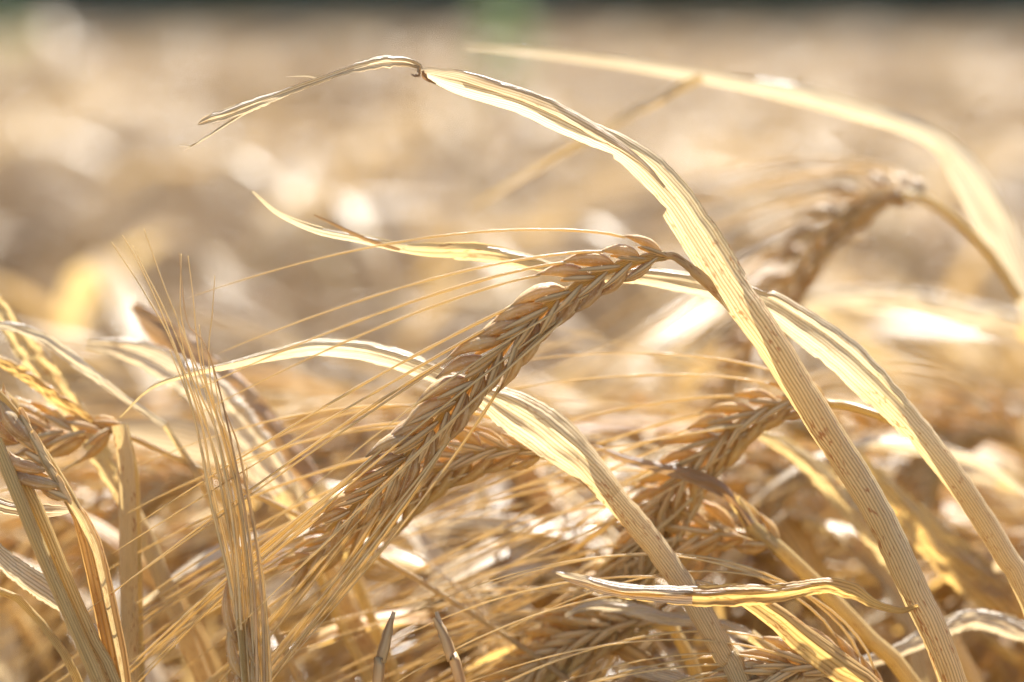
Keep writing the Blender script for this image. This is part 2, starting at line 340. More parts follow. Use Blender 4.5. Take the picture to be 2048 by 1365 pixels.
# an ear: rows of grains left and right of the rachis, slim sterile bracts down each face, long awns
def ear_pieces(path, face, n_nodes=26, klen=0.0105, kw=0.0042, awn_len=0.11, awn_dirs=None, hi=True, rg=None, fan=0.16, spread=27, awn_r=0.0005, omit=None, keep=1.0):
    rg = rg or rng
    c = cr(path, n_nodes*4); T = tang(c); out = dict(kernel=[], bract=[], glume=[], awn=[])
    idx = np.linspace(1, n_nodes*4-6, n_nodes).astype(int)
    for i, k in enumerate(idx):
        t = i/(n_nodes-1); p = c[k]; Tk = T[k]
        f = face[min(int(t*len(face)), len(face)-1)] if isinstance(face, list) else face
        Nf = nrm(f - Tk*np.dot(f, Tk)); S = np.cross(Tk, Nf)*(1 if i % 2 == 0 else -1)
        size = (0.70+0.30*min(1, t*5))*(1.0 if t < 0.75 else 1-0.30*(t-0.75)/0.25)
        ln = klen*size*rg.uniform(0.88, 1.10); wd = kw*size*rg.uniform(0.82, 1.12)
        a = R(spread+rg.uniform(-6, 7))*(1 if t < 0.8 else 0.75)
        d = nrm(Tk*math.cos(a) + S*math.sin(a) + Nf*rg.uniform(-0.05, 0.09))
        b0 = p + S*wd*0.16
        if omit is not None and i % 2 == omit and t < .8: pass
        else: out['kernel'].append(kernel_piece(b0, d, S, ln, wd, hi, bend=0.35))
        tipp = b0 + d*ln
        d1 = awn_dirs(t, i % 2, Tk, S) if awn_dirs else nrm(Tk + S*fan*rg.uniform(0.2, 1.4) + Nf*rg.uniform(-0.1, 0.12))
        al = awn_len*rg.uniform(0.82, 1.1)
        ap_ = awn_piece(tipp - d*ln*0.10, nrm(d*0.75+Tk*0.5), d1, al, awn_r*rg.uniform(0.8, 1.15), n=24 if hi else 9, nc=6 if hi else 3, rg=rg)
        if i < 9 or rg.random() < keep: out['awn'].append(ap_)
        for sgn in (1, -1):
            if not hi and sgn < 0: continue
            aa = R(18+rg.uniform(-7, 9)); dl = nrm(Tk*math.cos(aa) + S*math.sin(aa) + Nf*sgn*0.10)
            pl = p + Nf*sgn*wd*0.46 + S*wd*0.02 - Tk*0.0006
            ll = ln*rg.uniform(0.55, 0.88); n = 9 if hi else 4; s = np.linspace(0, 1, n)
            pr = 0.00070*size*(np.sin(np.pi*np.clip(s*0.86+0.10, 0, 1))**0.55)
            q = pl + dl*ll*s[:, None] + Nf*sgn*(0.0007*np.sin(np.pi*s))[:, None]
            out['bract'].append(tube(q, pr, nc=7 if hi else 4, flat=0.45, ref=Nf, u0=rg.uniform(0, 9)))
            if hi and rg.random() < 0.25:
                ag = R(15+rg.uniform(-12, 14)); dg = nrm(Tk*math.cos(ag)+S*math.sin(ag)+Nf*sgn*0.2)
                out['glume'].append(awn_piece(pl+Nf*sgn*0.0006, dg, nrm(dg+Tk*0.2), ln*rg.uniform(0.7, 1.1), 0.00022, n=7, nc=4, rg=rg))
    out['rachis'] = tube(c, np.linspace(0.0010, 0.0005, len(c)), nc=8)
    return out

def build_ear(root, org, path, face, hi_parts=True, kmat='kernel', amat='awn', bmat='bract', **kw):
    e = ear_pieces(path, face, **kw)
    ear = mk('ear', e['rachis'], 'stem', root, org)
    if hi_parts:
        for k, m in (('kernel', kmat), ('bract', bmat), ('awn', amat)):
            for pc in e[k]: mk(k, pc, m, ear, org)
        if e['glume']:
            for pc in e['glume']: mk('glume', pc, bmat, ear, org)
    else:
        mk('grain_head', e['kernel']+e['bract'], kmat, ear, org)
        mk('beard', e['awn'], amat, ear, org)
    return ear

def to_ground(pts, width=None, extra=None):
    """continue a traced stem below the picture down to the soil."""
    p = [np.asarray(q, float) for q in pts]; d = nrm(p[-1][:3]-p[-2][:3]); q = p[-1].copy(); k = 0
    while q[2] > 0.03 and k < 40:
        d = nrm(d*np.array([0.86, 0.86, 1]) + np.array([0, 0, -0.12])); q = q.copy()
        q[:3] = q[:3] + d*min(0.07, max(0.02, q[2]/max(0.3, -d[2]))); p.append(q); k += 1
    p[-1][2] = -0.01
    return p
def tr(rows, D):
    """traced rows (px, py, width px, twist, curl[, depth]) -> control rows in metres."""
    out = []
    for r in rows:
        dd = r[5] if len(r) > 5 else D
        out.append(np.r_[P(r[0], r[1], dd), r[2]*0.36*dd/2048, r[3], r[4]])
    return out
def line(rows, D): return [P(r[0], r[1], r[2] if len(r) > 2 else D) for r in rows]

def plant(label, name='barley_plant', cat='barley plant', stem=None, D=FOC, stem_w=None, smat='stem', **kw):
    pass
TOCAM = -FWD
def base_of(ctrl): b = ctrl[-1][:3].copy(); b[2] = 0; return b

#==SETTING==
def ground():
    n = 2; s = 900
    V = np.array([[-s, -s, 0], [s, -s, 0], [s, s, 0], [-s, s, 0]], float)
    o = mk('ground', (V, np.array([[0, 1, 2, 3]]), np.array([[0, 0], [1, 0], [1, 1], [0, 1.0]])), 'soil'); o['kind'] = 'structure'
ground()

#==HERO==
# 1. the sharp plant in the middle: sheath, folded flag leaf, broken leaf tip and the big nodding ear
rowsA = tr([(835,140,10,60,60),(850,147,20,35,110),(900,166,40,20,150),(960,182,48,10,160),(1040,203,50,0,160),(1120,238,52,-8,165),(1190,270,50,-5,160),
            (1245,300,56,10,120),(1300,345,74,6,70),(1358,412,80,2,60),(1412,492,84,0,75),(1455,560,80,0,100),(1492,615,74,0,170),(1560,715,66,0,280),
            (1646,850,63,5,330),(1745,1006,62,5,335),(1830,1185,60,5,338),(1905,1365,58,5,338)], FOC)
fullA = to_ground(rowsA)
A = thing('barley_plant', 'sharpest tallest barley plant with long straw leaf arching over its big nodding ear', 'barley plant', base_of(fullA))
oA = np.array(A.location)
ribbon_split(fullA, 12, 1500, 29, A, oA, 'sheath', pale=((0, 1), (6, .9), (8, .55), (10, .3), (13, .05), (15, 0)), ragged=0.03, seed=3, crease=.07, tear=.2)
mk('folded_edge', ribbon(tr([(842,143,10,20,120),(870,144,16,30,150),(920,152,22,35,160),(985,172,26,30,170),(1050,193,28,20,170),(1120,222,30,10,170),(1190,262,28,0,170),(1240,292,20,-10,150),(1290,330,12,-20,120),(1330,375,6,-20,100)], FOC-.0022), n=120, nc=11, ragged=.06, ripple=.25, seed=6), 'blade', A, oA)
# the withered end beyond the kink
tipA = tr([(x_, y_, w_*1.35, t_, c_*.7) for x_, y_, w_, t_, c_ in [(836,146,9,80,60),(838,134,12,40,90),(815,124,16,10,120),(775,124,22,0,130),(725,131,20,10,120),(672,148,12,30,150),(610,170,12,20,150),(540,196,16,10,130),(470,222,18,0,110),(415,240,14,-10,80),(396,249,3,-10,60)]], FOC)
o = mk('withered_leaf_tip', [ribbon(tipA, n=110, nc=11, ragged=0.12, ripple=0.5, seed=8),
    ribbon(tr([(560,196,8,30,90),(500,222,8,0,90),(450,250,8,20,90),(410,276,7,10,60),(385,290,4,0,50),(358,292,2,0,30)], FOC+.001), n=60, nc=7, ragged=0.25, ripple=0.4, seed=9),
    ribbon(tr([(392,286,4,0,30),(378,296,3,0,30),(366,302,1.2,0,30)], FOC+.001), n=12, nc=5),
    ribbon(tr([(640,160,4,0,30),(615,153,3,0,30),(572,154,1.0,0,30)], FOC+.001), n=16, nc=5)], 'blade', A, oA)
o['label'] = 'thin brown-streaked withered leaf end with split tip'
mk('crumpled_knot', [ribbon(tr([(842,138,10,0,160),(838,150,12,50,160),(828,152,10,90,140),(822,148,4,60,90)], FOC-.001), n=30, nc=9, ragged=.3, ripple=.5, seed=19),
    ribbon(tr([(846,142,14,30,170),(852,156,12,-10,150),(872,168,6,-30,90)], FOC-.002), n=24, nc=7, ragged=.2, ripple=.5, seed=20)], 'brown', A, oA)
# little neck between sheath and ear
mk('neck', tube(cr(line([(1452,600,.563),(1420,570,.561),(1385,540,.559),(1362,522,.558),(1345,512,.558),(1325,514,.558),(1300,518,.558)], FOC), 40), np.r_[np.linspace(.0013,.0011,20), np.linspace(.0009,.0007,20)], nc=12), 'sheath', A, oA)
earA = line([(1330,512,.558),(1290,517,.557),(1235,532,.556),(1160,568,.555),(1075,628,.556),(1000,700,.557),(930,778,.558),(860,858,.56),(790,935,.562),(720,1002,.564),(655,1060,.566)], FOC)
def px_dir(dx, dy, dz=0.0): return nrm(RGT*dx - UPV*dy + FWD*dz)
def awndirA(t, side, Tk, S):
    up = np.dot(S, RGT) < 0                                   # grains on the upper left edge
    a = np.interp(t, [0, .12, .25, .45, .7, 1], [19, 27, 33, 39, 45, 49]) if up else (43 + 8*t)
    a += rng.uniform(-2.5, 2.5); return px_dir(-math.cos(R(a)), math.sin(R(a)), rng.uniform(-.10, .10))
rng = np.random.default_rng(21)
build_ear(A, oA, earA, nrm(TOCAM+0.12*RGT-.15*UPV), n_nodes=34, awn_dirs=awndirA, awn_len=.088, spread=22, klen=.0118, kw=.0046, rg=np.random.default_rng(4), awn_r=.00055, keep=.6)

# 2. second plant behind on the right, its long leaf reaching left behind the ear
rowsB = tr([(505,383,4,0,40),(560,430,12,30,70),(640,462,18,10,90),(720,478,20,10,110),(800,496,22,20,120),(860,502,34,20,110),(960,505,40,5,90),(1060,522,36,-20,110),(1150,548,30,-30,120),(1260,550,38,0,120),(1340,560,44,0,110),(1430,578,46,0,100),
            (1520,600,60,0,80),(1610,655,74,0,85),(1700,725,82,0,95),(1770,795,70,0,130),(1840,870,58,0,220),(1930,985,50,0,330),(2010,1110,48,0,338),(2070,1230,46,0,338)], .574)
fullB = to_ground(rowsB)
B = thing('barley_plant', 'barley plant right of the sharpest one, its wavy leaf passing behind the big ear', 'barley plant', base_of(fullB)); oB = np.array(B.location)
ribbon_split(fullB, 16, 1300, 25, B, oB, 'sheath', pale=((0, .6), (3, .9), (5, 0), (8, .1), (10, .7), (14, .7), (15, .2), (19, .0)), ragged=0.035, ripple=.10, seed=13, crease=.09, tear=.2)
mk('leaf_shred', ribbon(tr([(628,430,3,0,30),(670,450,8,0,50),(740,482,9,10,60),(800,500,8,0,50)], .573), n=30, nc=6, ragged=.2, seed=2), 'brown', B, oB)
mk('neck', tube(cr(line([(1790,845,.578),(1745,826,.58),(1700,812,.583),(1665,808,.585),(1630,802,.586)], .58), 30), .0010, nc=10), 'stem', B, oB)
earB = line([(1655,806,.585),(1600,802,.586),(1530,820,.588),(1460,862,.59),(1400,915,.592),(1350,970,.595),(1310,1030,.598),(1275,1095,.60),(1235,1160,.602)], .59)
def mkdir(a0, a1, sp=6):
    def f(t, side, Tk, S):
        a = a0 + (a1-a0)*t + rng.uniform(-sp, sp); return px_dir(-math.cos(R(a)), math.sin(R(a)), rng.uniform(-.14, .14))
    return f
build_ear(B, oB, earB, nrm(TOCAM+.2*UPV), n_nodes=25, awn_dirs=mkdir(12, 48), awn_len=.075, rg=np.random.default_rng(5), kmat='kernelg', klen=.0112, kw=.0041, spread=29)

# 3. the middle plant: leaf folds over behind the big ear
rowsC = tr([(240,835,3,0,40),(300,778,8,0,60),(370,752,12,10,90),(470,730,20,30,110),(560,708,28,20,120),(640,696,40,10,110),(740,704,46,0,100),(830,730,44,-10,100),(900,758,40,-20,90),(970,790,58,-10,60),(1040,830,96,-5,50),(1105,875,100,0,60),
            (1165,925,74,0,120),(1225,990,54,0,260),(1300,1080,50,0,335),(1380,1190,50,0,338),(1450,1310,50,0,338),(1490,1385,50,0,338)], .572)
fullC = to_ground(rowsC)
C = thing('barley_plant', 'barley plant in the middle whose frayed pale leaf folds over just below the big ear', 'barley plant', base_of(fullC)); oC = np.array(C.location)
ribbon_split(fullC, 13, 1300, 25, C, oC, 'sheath', pale=((0, 0), (4, .5), (5, 1), (7, .8), (11, .5), (13, .1), (16, .0)), ragged=0.035, ripple=.10, seed=23, crease=.09, tear=.2)
mk('neck', tube(cr(line([(1190,960,.574),(1150,930,.575),(1110,910,.577),(1070,905,.578)], .575), 20), .0010, nc=10), 'stem', C, oC)
earC = line([(1105,912,.577),(1050,902,.578),(980,902,.579),(910,922,.58),(840,962,.581),(775,1010,.582),(710,1058,.583),(645,1105,.584),(590,1150,.585)], .58)
build_ear(C, oC, earC, nrm(TOCAM+.15*UPV), n_nodes=26, awn_dirs=mkdir(28, 48), awn_len=.075, rg=np.random.default_rng(6), kmat='kernelg', klen=.0112, kw=.0040, spread=28)

# 4. lower right plant with a brown leaf and a greenish necked ear
rowsD = [(1470,1000),(1500,1050),(1545,1085),(1610,1145),(1690,1225),(1770,1310),(1830,1375)]
fullD = to_ground(line(rowsD, .590))
Dd = thing('barley_plant', 'low barley plant at lower right with a narrow brown leaf above its ear', 'barley plant', base_of(fullD)); oD = np.array(Dd.location)
cD = cr(fullD, 120); mk('stem', tube(cD, np.clip(np.linspace(.0014, .0028*3, 120), 0, .0026), nc=16), 'stem', Dd, oD)
mk('leaf_blade', ribbon(tr([(1180,888,6,0,60),(1240,915,16,20,90),(1310,935,20,30,110),(1380,952,30,10,80),(1440,978,30,0,80),(1470,1010,14,30,100),(1500,1050,20,20,140)], .588), n=90, nc=13, ragged=.05, ripple=.25, seed=33), 'brown', Dd, oD)
earD = line([(1560,1098,.590),(1510,1075,.592),(1450,1062,.594),(1380,1072,.596),(1310,1105,.60),(1250,1150,.603),(1190,1200,.606),(1140,1250,.608),(1090,1305,.61),(1050,1370,.612)], .59)
build_ear(Dd, oD, earD, nrm(TOCAM-.1*UPV), n_nodes=28, awn_dirs=mkdir(25, 50), awn_len=.08, rg=np.random.default_rng(7), kmat='kernelg', klen=.0115, kw=.0041, spread=28)

# 5. golden spotted dry leaf lying across the lower right
fullE = to_ground(tr([(1470,1185,36,0,70),(1540,1225,52,0,60),(1610,1285,64,0,50),(1690,1345,66,0,60),(1770,1400,50,0,120)], .556))
E = thing('dry_leaf', 'golden brown-spotted dry leaf forking across the stems at lower right', 'dry leaf', base_of(fullE)); oE = np.array(E.location)
mk('leaf_blade', ribbon(fullE, n=160, nc=17, ragged=.08, ripple=.25, seed=41), 'gold', E, oE)
lr = tr([(1118,1150,6,0,50),(1150,1160,22,10,80),(1230,1182,30,20,90),(1310,1190,34,10,80),(1400,1192,46,0,70),(1480,1190,50,-5,70),(1560,1186,40,-10,90),(1640,1172,34,0,80),(1700,1182,40,20,80),(1750,1208,26,40,90),(1800,1222,16,20,90),(1836,1212,10,0,60)], .553)
mk('leaf_fork', ribbon(lr, n=140, nc=15, ragged=.08, ripple=.28, seed=43), 'gold', E, oE)
mk('leaf_tip', ribbon(tr([(1112,1146,6,0,50),(1150,1158,24,10,80),(1230,1180,33,20,90),(1310,1188,37,10,80),(1385,1191,40,0,70)], .5525), n=60, nc=13, ragged=.08, ripple=.28, seed=44), 'blade', E, oE)

# 6. blurred plant on the right with leaf arching along the top and a blurred ear
rowsF = tr([(930,92,6,0,40),(1100,108,22,0,60),(1250,128,28,10,80),(1390,152,32,30,110),(1480,166,36,10,120),(1600,190,50,10,110),(1720,222,50,10,110),(1810,250,44,0,120),(1880,285,56,0,90),(1940,360,90,0,50),(1990,450,96,0,50),(2040,560,70,0,120),(2100,700,60,0,338),(2150,830,60,0,338)], .672)
fullF = to_ground(rowsF)
Fp = thing('barley_plant', 'soft-focus barley plant at the right edge, leaf arching along the top of the picture', 'barley plant', base_of(fullF)); oF = np.array(Fp.location)
mk('leaf_blade', ribbon([np.r_[r_[:3], r_[3]*.82, r_[4]*.6, r_[5]*.7] for r_ in rowsF[:13]], n=220, nc=13, ragged=.02, ripple=.08, seed=51), 'blade', Fp, oF)
mk('stem', ribbon(fullF[12:], n=80, nc=19, seed=52), 'sheath', Fp, oF)
mk('leaf_strip', ribbon(tr([(1405,155,18,0,60,.66),(1330,190,24,30,90,.67),(1250,235,18,30,100,.69),(1160,290,12,0,60,.71),(1060,345,10,0,60,.73),(940,420,8,0,50,.75)], .66), n=60, nc=7, ripple=.3, seed=5), 'field', Fp, oF)
mk('neck', tube(cr(line([(2040,600,0.655),(1980,510,0.657),(1910,440,0.659),(1850,400,0.661),(1810,388,0.662)], .63), 30), .0012, nc=8), 'stem', Fp, oF)
earF = line([(1840,396,0.665),(1790,382,0.675),(1730,400,0.685),(1660,450,0.692),(1600,520,0.700),(1555,600,0.708),(1510,680,0.716),(1450,760,0.724),(1400,830,0.732)], .64)
build_ear(Fp, oF, earF, nrm(TOCAM+.3*UPV), n_nodes=27, awn_dirs=mkdir(20, 52), awn_len=.08, keep=.6, rg=np.random.default_rng(8), kmat='earfar', klen=.0130, kw=.0052, spread=26)

# 7. ear hanging in from the left edge on a bent sheath
fullG = to_ground(tr([(128,985,14,0,300),(148,1010,22,0,330),(172,1060,40,0,330),(190,1120,46,0,335),(212,1220,48,0,335),(228,1300,48,0,338),(240,1375,48,0,338)], .556))
G = thing('barley_plant', 'barley plant at the left edge with plump purple-brown grains bent on a cracked sheath', 'barley plant', base_of(fullG)); oG = np.array(G.location)
mk('stem', ribbon(fullG, n=140, nc=25, seed=61), 'gold', G, oG)
mk('sheath', ribbon(tr([(140,1005,20,80,200),(168,1050,24,80,200),(192,1110,22,80,200),(212,1200,20,80,190),(236,1310,18,80,180),(248,1380,16,80,170)], .553), n=60, nc=11, ragged=.1, ripple=.2, seed=63), 'sheath', G, oG)
gr = mk('ear', tube(cr(line([(152,1022,.556),(130,980,.555),(98,925,.554),(62,872,.553),(15,808,.552),(-60,730,.551)], .555), 40), np.linspace(.0013, .0007, 40), nc=10), 'stem', G, oG)
for (bx, by), (tx, ty), wd_, dd in (((60,882),(-4,786),.0050,.552), ((34,886),(-50,800),.0046,.555), ((90,942),(-30,893),.0044,.552), ((118,972),(2,930),.0042,.5515), ((134,998),(78,975),.0022,.553),
                                    ((10,830),(-70,720),.005,.553), ((40,860),(8,770),.0036,.557), ((96,952),(20,905),.0036,.557)):
    pa, pb = P(bx, by, dd), P(tx, ty, dd); mk('kernel', kernel_piece(pa, pb-pa, -UPV, float(np.linalg.norm(pb-pa))*1.04, wd_, True, bend=.3), "kernel", gr, oG)
for (bx, by), (tx, ty) in (((140,1005),(100,940)), ((128,985),(112,950)), ((118,968),(78,905)), ((104,940),(58,866)), ((92,925),(64,862)), ((112,950),(86,922)), ((80,905),(40,830)), ((70,900),(10,852)), ((100,935),(50,905)), ((140,1000),(96,982)), ((60,870),(40,815))):
    pa, pb = P(bx, by, .5525), P(tx, ty, .5515); q_ = np.linspace(0, 1, 10)[:, None]
    mk('bract', tube(pa+(pb-pa)*q_, .00085*np.sin(np.pi*np.clip(q_[:, 0]*.8+.14, 0, 1))**.5, nc=7, flat=.45, ref=TOCAM), 'bract', gr, oG)
mk('leaf_blade', ribbon(tr([(-60,990,20,0,50),(0,1010,34,10,70),(60,1020,38,20,90),(125,1022,26,40,120),(150,1015,10,60,120)], .562), n=50, nc=13, ragged=.14, ripple=.3, seed=64), 'blade', G, oG)

# 8. pair of stems in front of it
for lab, rows, ww in (('outer golden stem of the upright pair at the left edge', [(-10,880),(30,975),(75,1085),(125,1200),(165,1290),(200,1375)], 38),
                      ('inner golden stem of the upright pair at the left edge', [(35,945),(75,1020),(120,1130),(165,1235),(205,1320),(232,1375)], 38)):
    f = to_ground(line(rows, .550 if ww == 38 and 'outer' in lab else .553)); t = thing('leaning_straw', lab, 'straw', base_of(f), 'pair of upright stems at the left edge')
    c = cr(f, 110); mk('stalk', tube(c, .0017, nc=18, flat=.8), 'stem', t, np.array(t.location))
    None and mk('ligule', ribbon(tr([(rows[0][0]-3, rows[0][1]+2, 36, 0, 200, .5495), (rows[0][0]+10, rows[0][1]+30, 40, 0, 250, .5495)], .55), n=10, nc=9, ragged=.2), 'blade', t, np.array(t.location))

# 9. upright ear at bottom left whose awns stand up in a sheaf
Ie = line([(505,1500,.556),(500,1440,.556),(492,1380,.555),(486,1320,.555),(482,1260,.555),(478,1230,.555)], .555)
fullI = to_ground([Ie[3], Ie[1], Ie[0]])
I = thing('barley_ear', 'upright slim barley ear at lower left with a sheaf of long awns pointing up', 'barley ear', base_of(fullI)); oI = np.array(I.location)
mk('stalk', tube(cr(fullI[1:], 60), .0012, nc=8), 'stem', I, oI)
mk('rachis', tube(cr(Ie, 30), .0006, nc=8), 'stem', I, oI)
rg9 = np.random.default_rng(3)
kern = [((462,1292),(458,1150),.0033), ((474,1368),(462,1235),.0036), ((490,1440),(476,1320),.0036), ((518,1420),(508,1290),.0030), ((508,1350),(498,1230),.0026)]
for (a, b_, wd) in kern:
    pa, pb = P(a[0]+12, a[1]-6, .556), P(b_[0], b_[1], .556); d = pb-pa
    mk('kernel', kernel_piece(pa, d, -RGT, float(np.linalg.norm(d)), wd, True, bend=.35), 'kernel', I, oI)
awI = [[(466,1200),(448,1120),(420,1000),(396,860),(350,700),(292,590),(225,485)],
       [(470,1200),(455,1110),(428,980),(404,850),(365,730),(322,620),(280,530),(243,470)],
       [(476,1240),(462,1100),(440,960),(412,840),(372,720),(330,620),(290,540),(266,492)],
       [(484,1260),(470,1100),(452,960),(425,830),(396,740),(355,640),(325,560),(288,458)],
       [(492,1300),(482,1120),(462,980),(430,860),(402,790),(378,700),(360,620),(362,508)],
       [(500,1300),(490,1140),(474,1000),(444,870),(410,760),(394,680),(384,590),(376,512)],
       [(508,1320),(498,1160),(480,1010),(455,900),(425,790),(418,700),(424,630),(429,552)],
       [(516,1380),(508,1200),(490,1040),(460,880),(430,740),(405,680),(372,640),(358,506)],
       [(524,1380),(514,1230),(500,1080),(478,950),(452,860),(433,808)],
       [(530,1380),(524,1240),(512,1100),(490,960),(470,880),(440,800)],
       [(536,1380),(530,1270),(520,1140),(506,1040),(480,900),(466,860)],
       [(500,1380),(490,1260),(478,1120),(455,1000),(430,900),(385,770),(355,640)],
       [(488,1380),(474,1260),(452,1130),(428,1010),(405,900),(378,800),(340,700)],
       [(510,1380),(504,1260),(494,1130),(470,960),(452,880),(416,770),(398,650)],
       [(520,1380),(512,1290),(500,1160),(484,1030),(468,920),(440,830),(424,720)],
       [(541,1380),(538,1300),(528,1180),(516,1100),(500,1010),(492,930)]]
for a in awI:
    dd = .556 + rg9.uniform(-.004, .004); c = cr(line([(x+rg9.uniform(-2, 2), y) for x, y in a], dd), 60)
    s = np.linspace(0, 1, 60)
    mk('awn', tube(c, .00050*(1-.72*s)*(1+.08*rg9.standard_normal(60)), nc=7, flat=.7, u0=rg9.uniform(0, 60)), 'awnbrown' if rg9.random() < .22 else 'awn', I, oI)

# 10. broken stubs at the bottom
for lab, rows in (('short broken stub leaning right at bottom centre', [(783,1236),(772,1280),(760,1330),(755,1380)]),
                  ('short grey broken stub with a pale tip leaning left at bottom centre', [(868,1236),(888,1270),(905,1320),(925,1380)])):
    f = to_ground(line(rows, .566)); t = thing('broken_straw', lab, 'broken straw', base_of(f), 'broken stubs at the bottom')
    n = 500; c = cr(f, n); r = np.full(n, .00115); r[:4] = (.0004, .0007, .0009, .0010)
    mk('stalk', tube(c, r, nc=12), 'awnbrown', t, np.array(t.location))
    mk('torn_tip', ribbon([np.r_[c[0]+UPV*.0012+RGT*.0004, .0014, 30, 120], np.r_[c[2], .0022, 0, 220], np.r_[c[5], .0024, 0, 220]], n=10, nc=9, ragged=.3, ref=TOCAM), 'blade', t, np.array(t.location))

# 11. leaf and stem things traced at their own depth:  label, name, material, depth, rows, ragged
traced = [
 ('broad white-lit leaf arching behind the upright awns at left', 'blade', .612, [(170,690,20,0,60),(260,700,50,0,60),(340,735,66,0,60),(430,800,90,0,60),(500,880,80,0,70),(570,980,60,0,100),(640,1100,40,0,200)]),
 ('dark brown rolled leaf leaning behind the upright awns at left', 'brown', .625, [(268,610,20,0,60),(320,660,60,0,100),(400,730,72,0,120),(480,800,76,0,110),(560,890,66,0,120),(630,970,44,0,200),(690,1100,30,0,300)]),
 ('straight pale leaf falling from the left edge above the bent ear', 'sheath', .600, [(-40,560,30,0,60),(20,650,44,0,70),(90,750,60,0,70),(170,860,50,0,90),(240,980,40,0,140),(310,1120,36,0,250)]),
 ('thin pale leaf bowing from the left edge across the straight one', 'blade', .590, [(-40,650,14,0,60),(30,655,22,0,80),(90,680,26,0,80),(160,730,26,20,80),(240,790,16,20,80),(330,850,14,0,80),(400,960,16,0,200)]),
 ('pale stem standing straight below the bent ear at left', 'sheath', .583, [(238,850,30,0,300),(252,930,34,0,330),(256,1060,36,0,335),(258,1200,36,0,338),(262,1375,36,0,338)]),
 ('grey white leaf slanting down into the bottom left corner', 'blade', .566, [(-40,1070,30,0,60),(20,1130,44,0,70),(90,1180,50,0,80),(140,1220,34,0,90),(220,1300,26,0,120),(280,1400,20,0,200)]),
 ('olive green bent stem at the bottom left corner', 'stem', .566, [(-30,1170,14,0,330),(40,1200,16,0,330),(90,1255,16,0,330),(130,1310,17,0,330),(160,1375,18,0,330)]),
 ('broad glowing golden leaf slanting down beside the lower right edge', 'gold', .625, [(1700,900,20,0,70),(1780,985,50,0,70),(1870,1080,84,0,60),(1960,1165,92,0,60),(2050,1250,80,0,80),(2150,1340,60,0,150)]),
 ('white papery leaf curling in from the right edge near the bottom', 'blade', .600, [(1560,1390,16,0,60),(1680,1340,26,0,70),(1780,1310,30,0,80),(1870,1265,40,0,90),(1950,1240,44,10,90),(2060,1265,50,0,80),(2160,1330,44,0,90)]),
 ('pale grey leaf tip poking out at bottom right of centre', 'blade', .575, [(1236,1345,8,0,60),(1290,1345,28,0,70),(1360,1362,36,0,80),(1430,1400,36,0,90),(1500,1480,30,0,200)]),
 ('pale rolled leaf with a black tip crossing below the golden forked leaf', 'blade', .585, [(1130,1232,8,0,60),(1180,1212,20,0,140),(1250,1216,30,0,150),(1330,1236,30,0,140),(1420,1245,28,0,120),(1500,1270,26,0,120),(1600,1340,24,0,200)]),
 ('olive stem leaning under the tip of the big ear', 'stem', .605, [(622,1110,14,0,330),(660,1200,20,0,330),(705,1295,22,0,330),(745,1380,22,0,330)]),
 ('golden stem leaning right behind the broken stubs', 'stem', .610, [(690,1100,14,0,330),(720,1180,20,0,330),(760,1280,22,0,330),(800,1380,22,0,330)]),
 ('wide white leaf lying flat behind the foot of the pale straight stem', 'blade', .635, [(210,860,30,0,60),(300,865,60,0,50),(390,880,80,0,50),(470,910,60,0,60),(560,980,40,0,90),(640,1100,30,0,200)]),
 ('pale leaf slanting behind the neck of the second ear at right', 'sheath', .62, [(1500,860,14,0,60),(1580,900,36,0,60),(1650,960,50,0,70),(1740,1060,50,0,80),(1830,1180,44,0,120),(1930,1330,40,0,250)]),
 ('soft pale leaf lying level at the right edge', 'blade', .74, [(1530,640,14,0,60),(1650,600,40,0,60),(1780,600,52,0,60),(1900,620,56,0,60),(2040,650,50,0,70),(2200,720,50,0,120)]),
 ('pale leaf lying level right of the golden glowing leaf', 'blade', .70, [(1640,980,14,0,60),(1750,940,40,0,60),(1880,930,52,0,60),(2000,950,50,0,70),(2140,1010,44,0,120)]),
 ('orange leaf stretching from the left edge above the bent brown grains', 'gold', .590, [(-40,700,18,0,60),(40,745,26,0,70),(120,800,26,0,80),(190,848,18,0,90),(236,862,12,0,120)]),
]
for q, (lab, mat, D, rows) in enumerate(traced):
    rw = tr(rows, D); f = to_ground(rw); isst = 'stem' in lab
    t = thing('leaning_straw' if isst else 'dry_leaf', lab, 'straw' if isst else 'dry leaf', base_of(f))
    oT = np.array(t.location); k = len(rw)-2
    if isst: mk('stalk', ribbon(f, n=110, nc=21, seed=70+q), mat, t, oT)
    else:
        mk('leaf_blade', ribbon(f[:k+1], n=170, nc=15, ragged=.04, ripple=.22, crease=.15, tear=.12, seed=70+q), mat, t, oT)
        g = [np.r_[r[:3], min(r[3], .004), 0, 338] for r in f[k:]]; g[0][3:] = f[k][3:]
        mk('stalk', ribbon(g, n=70, nc=15, seed=90+q), 'sheath', t, oT)

# 12. bent ear at left, above the pale straight stem
t = thing('barley_ear', 'bent brown barley ear coming in from the left edge above the straight pale stem', 'barley ear', P(262, 1375, .59)*np.array([1, 1, 0])); oT = np.array(t.location)
c = cr(to_ground(line([(245,850),(262,900),(270,1000),(275,1200),(280,1375)], .589)), 80); mk('stalk', tube(c, .0011, nc=8), 'stem', t, oT)
for pc_name, mat, pcs in (lambda e: [('kernel', 'kernelg', e['kernel']), ('bract', 'bract', e['bract']), ('awn', 'awn', e['awn'])])(ear_pieces(line([(245,852),(205,862),(150,868),(95,862),(40,850),(-30,838),(-110,835)], .59), nrm(TOCAM+.3*UPV), n_nodes=14, awn_dirs=mkdir(-15, 10), awn_len=.07, rg=np.random.default_rng(12), klen=.0110, kw=.0038)):
    for pc in pcs: mk(pc_name, pc, mat, t, oT)
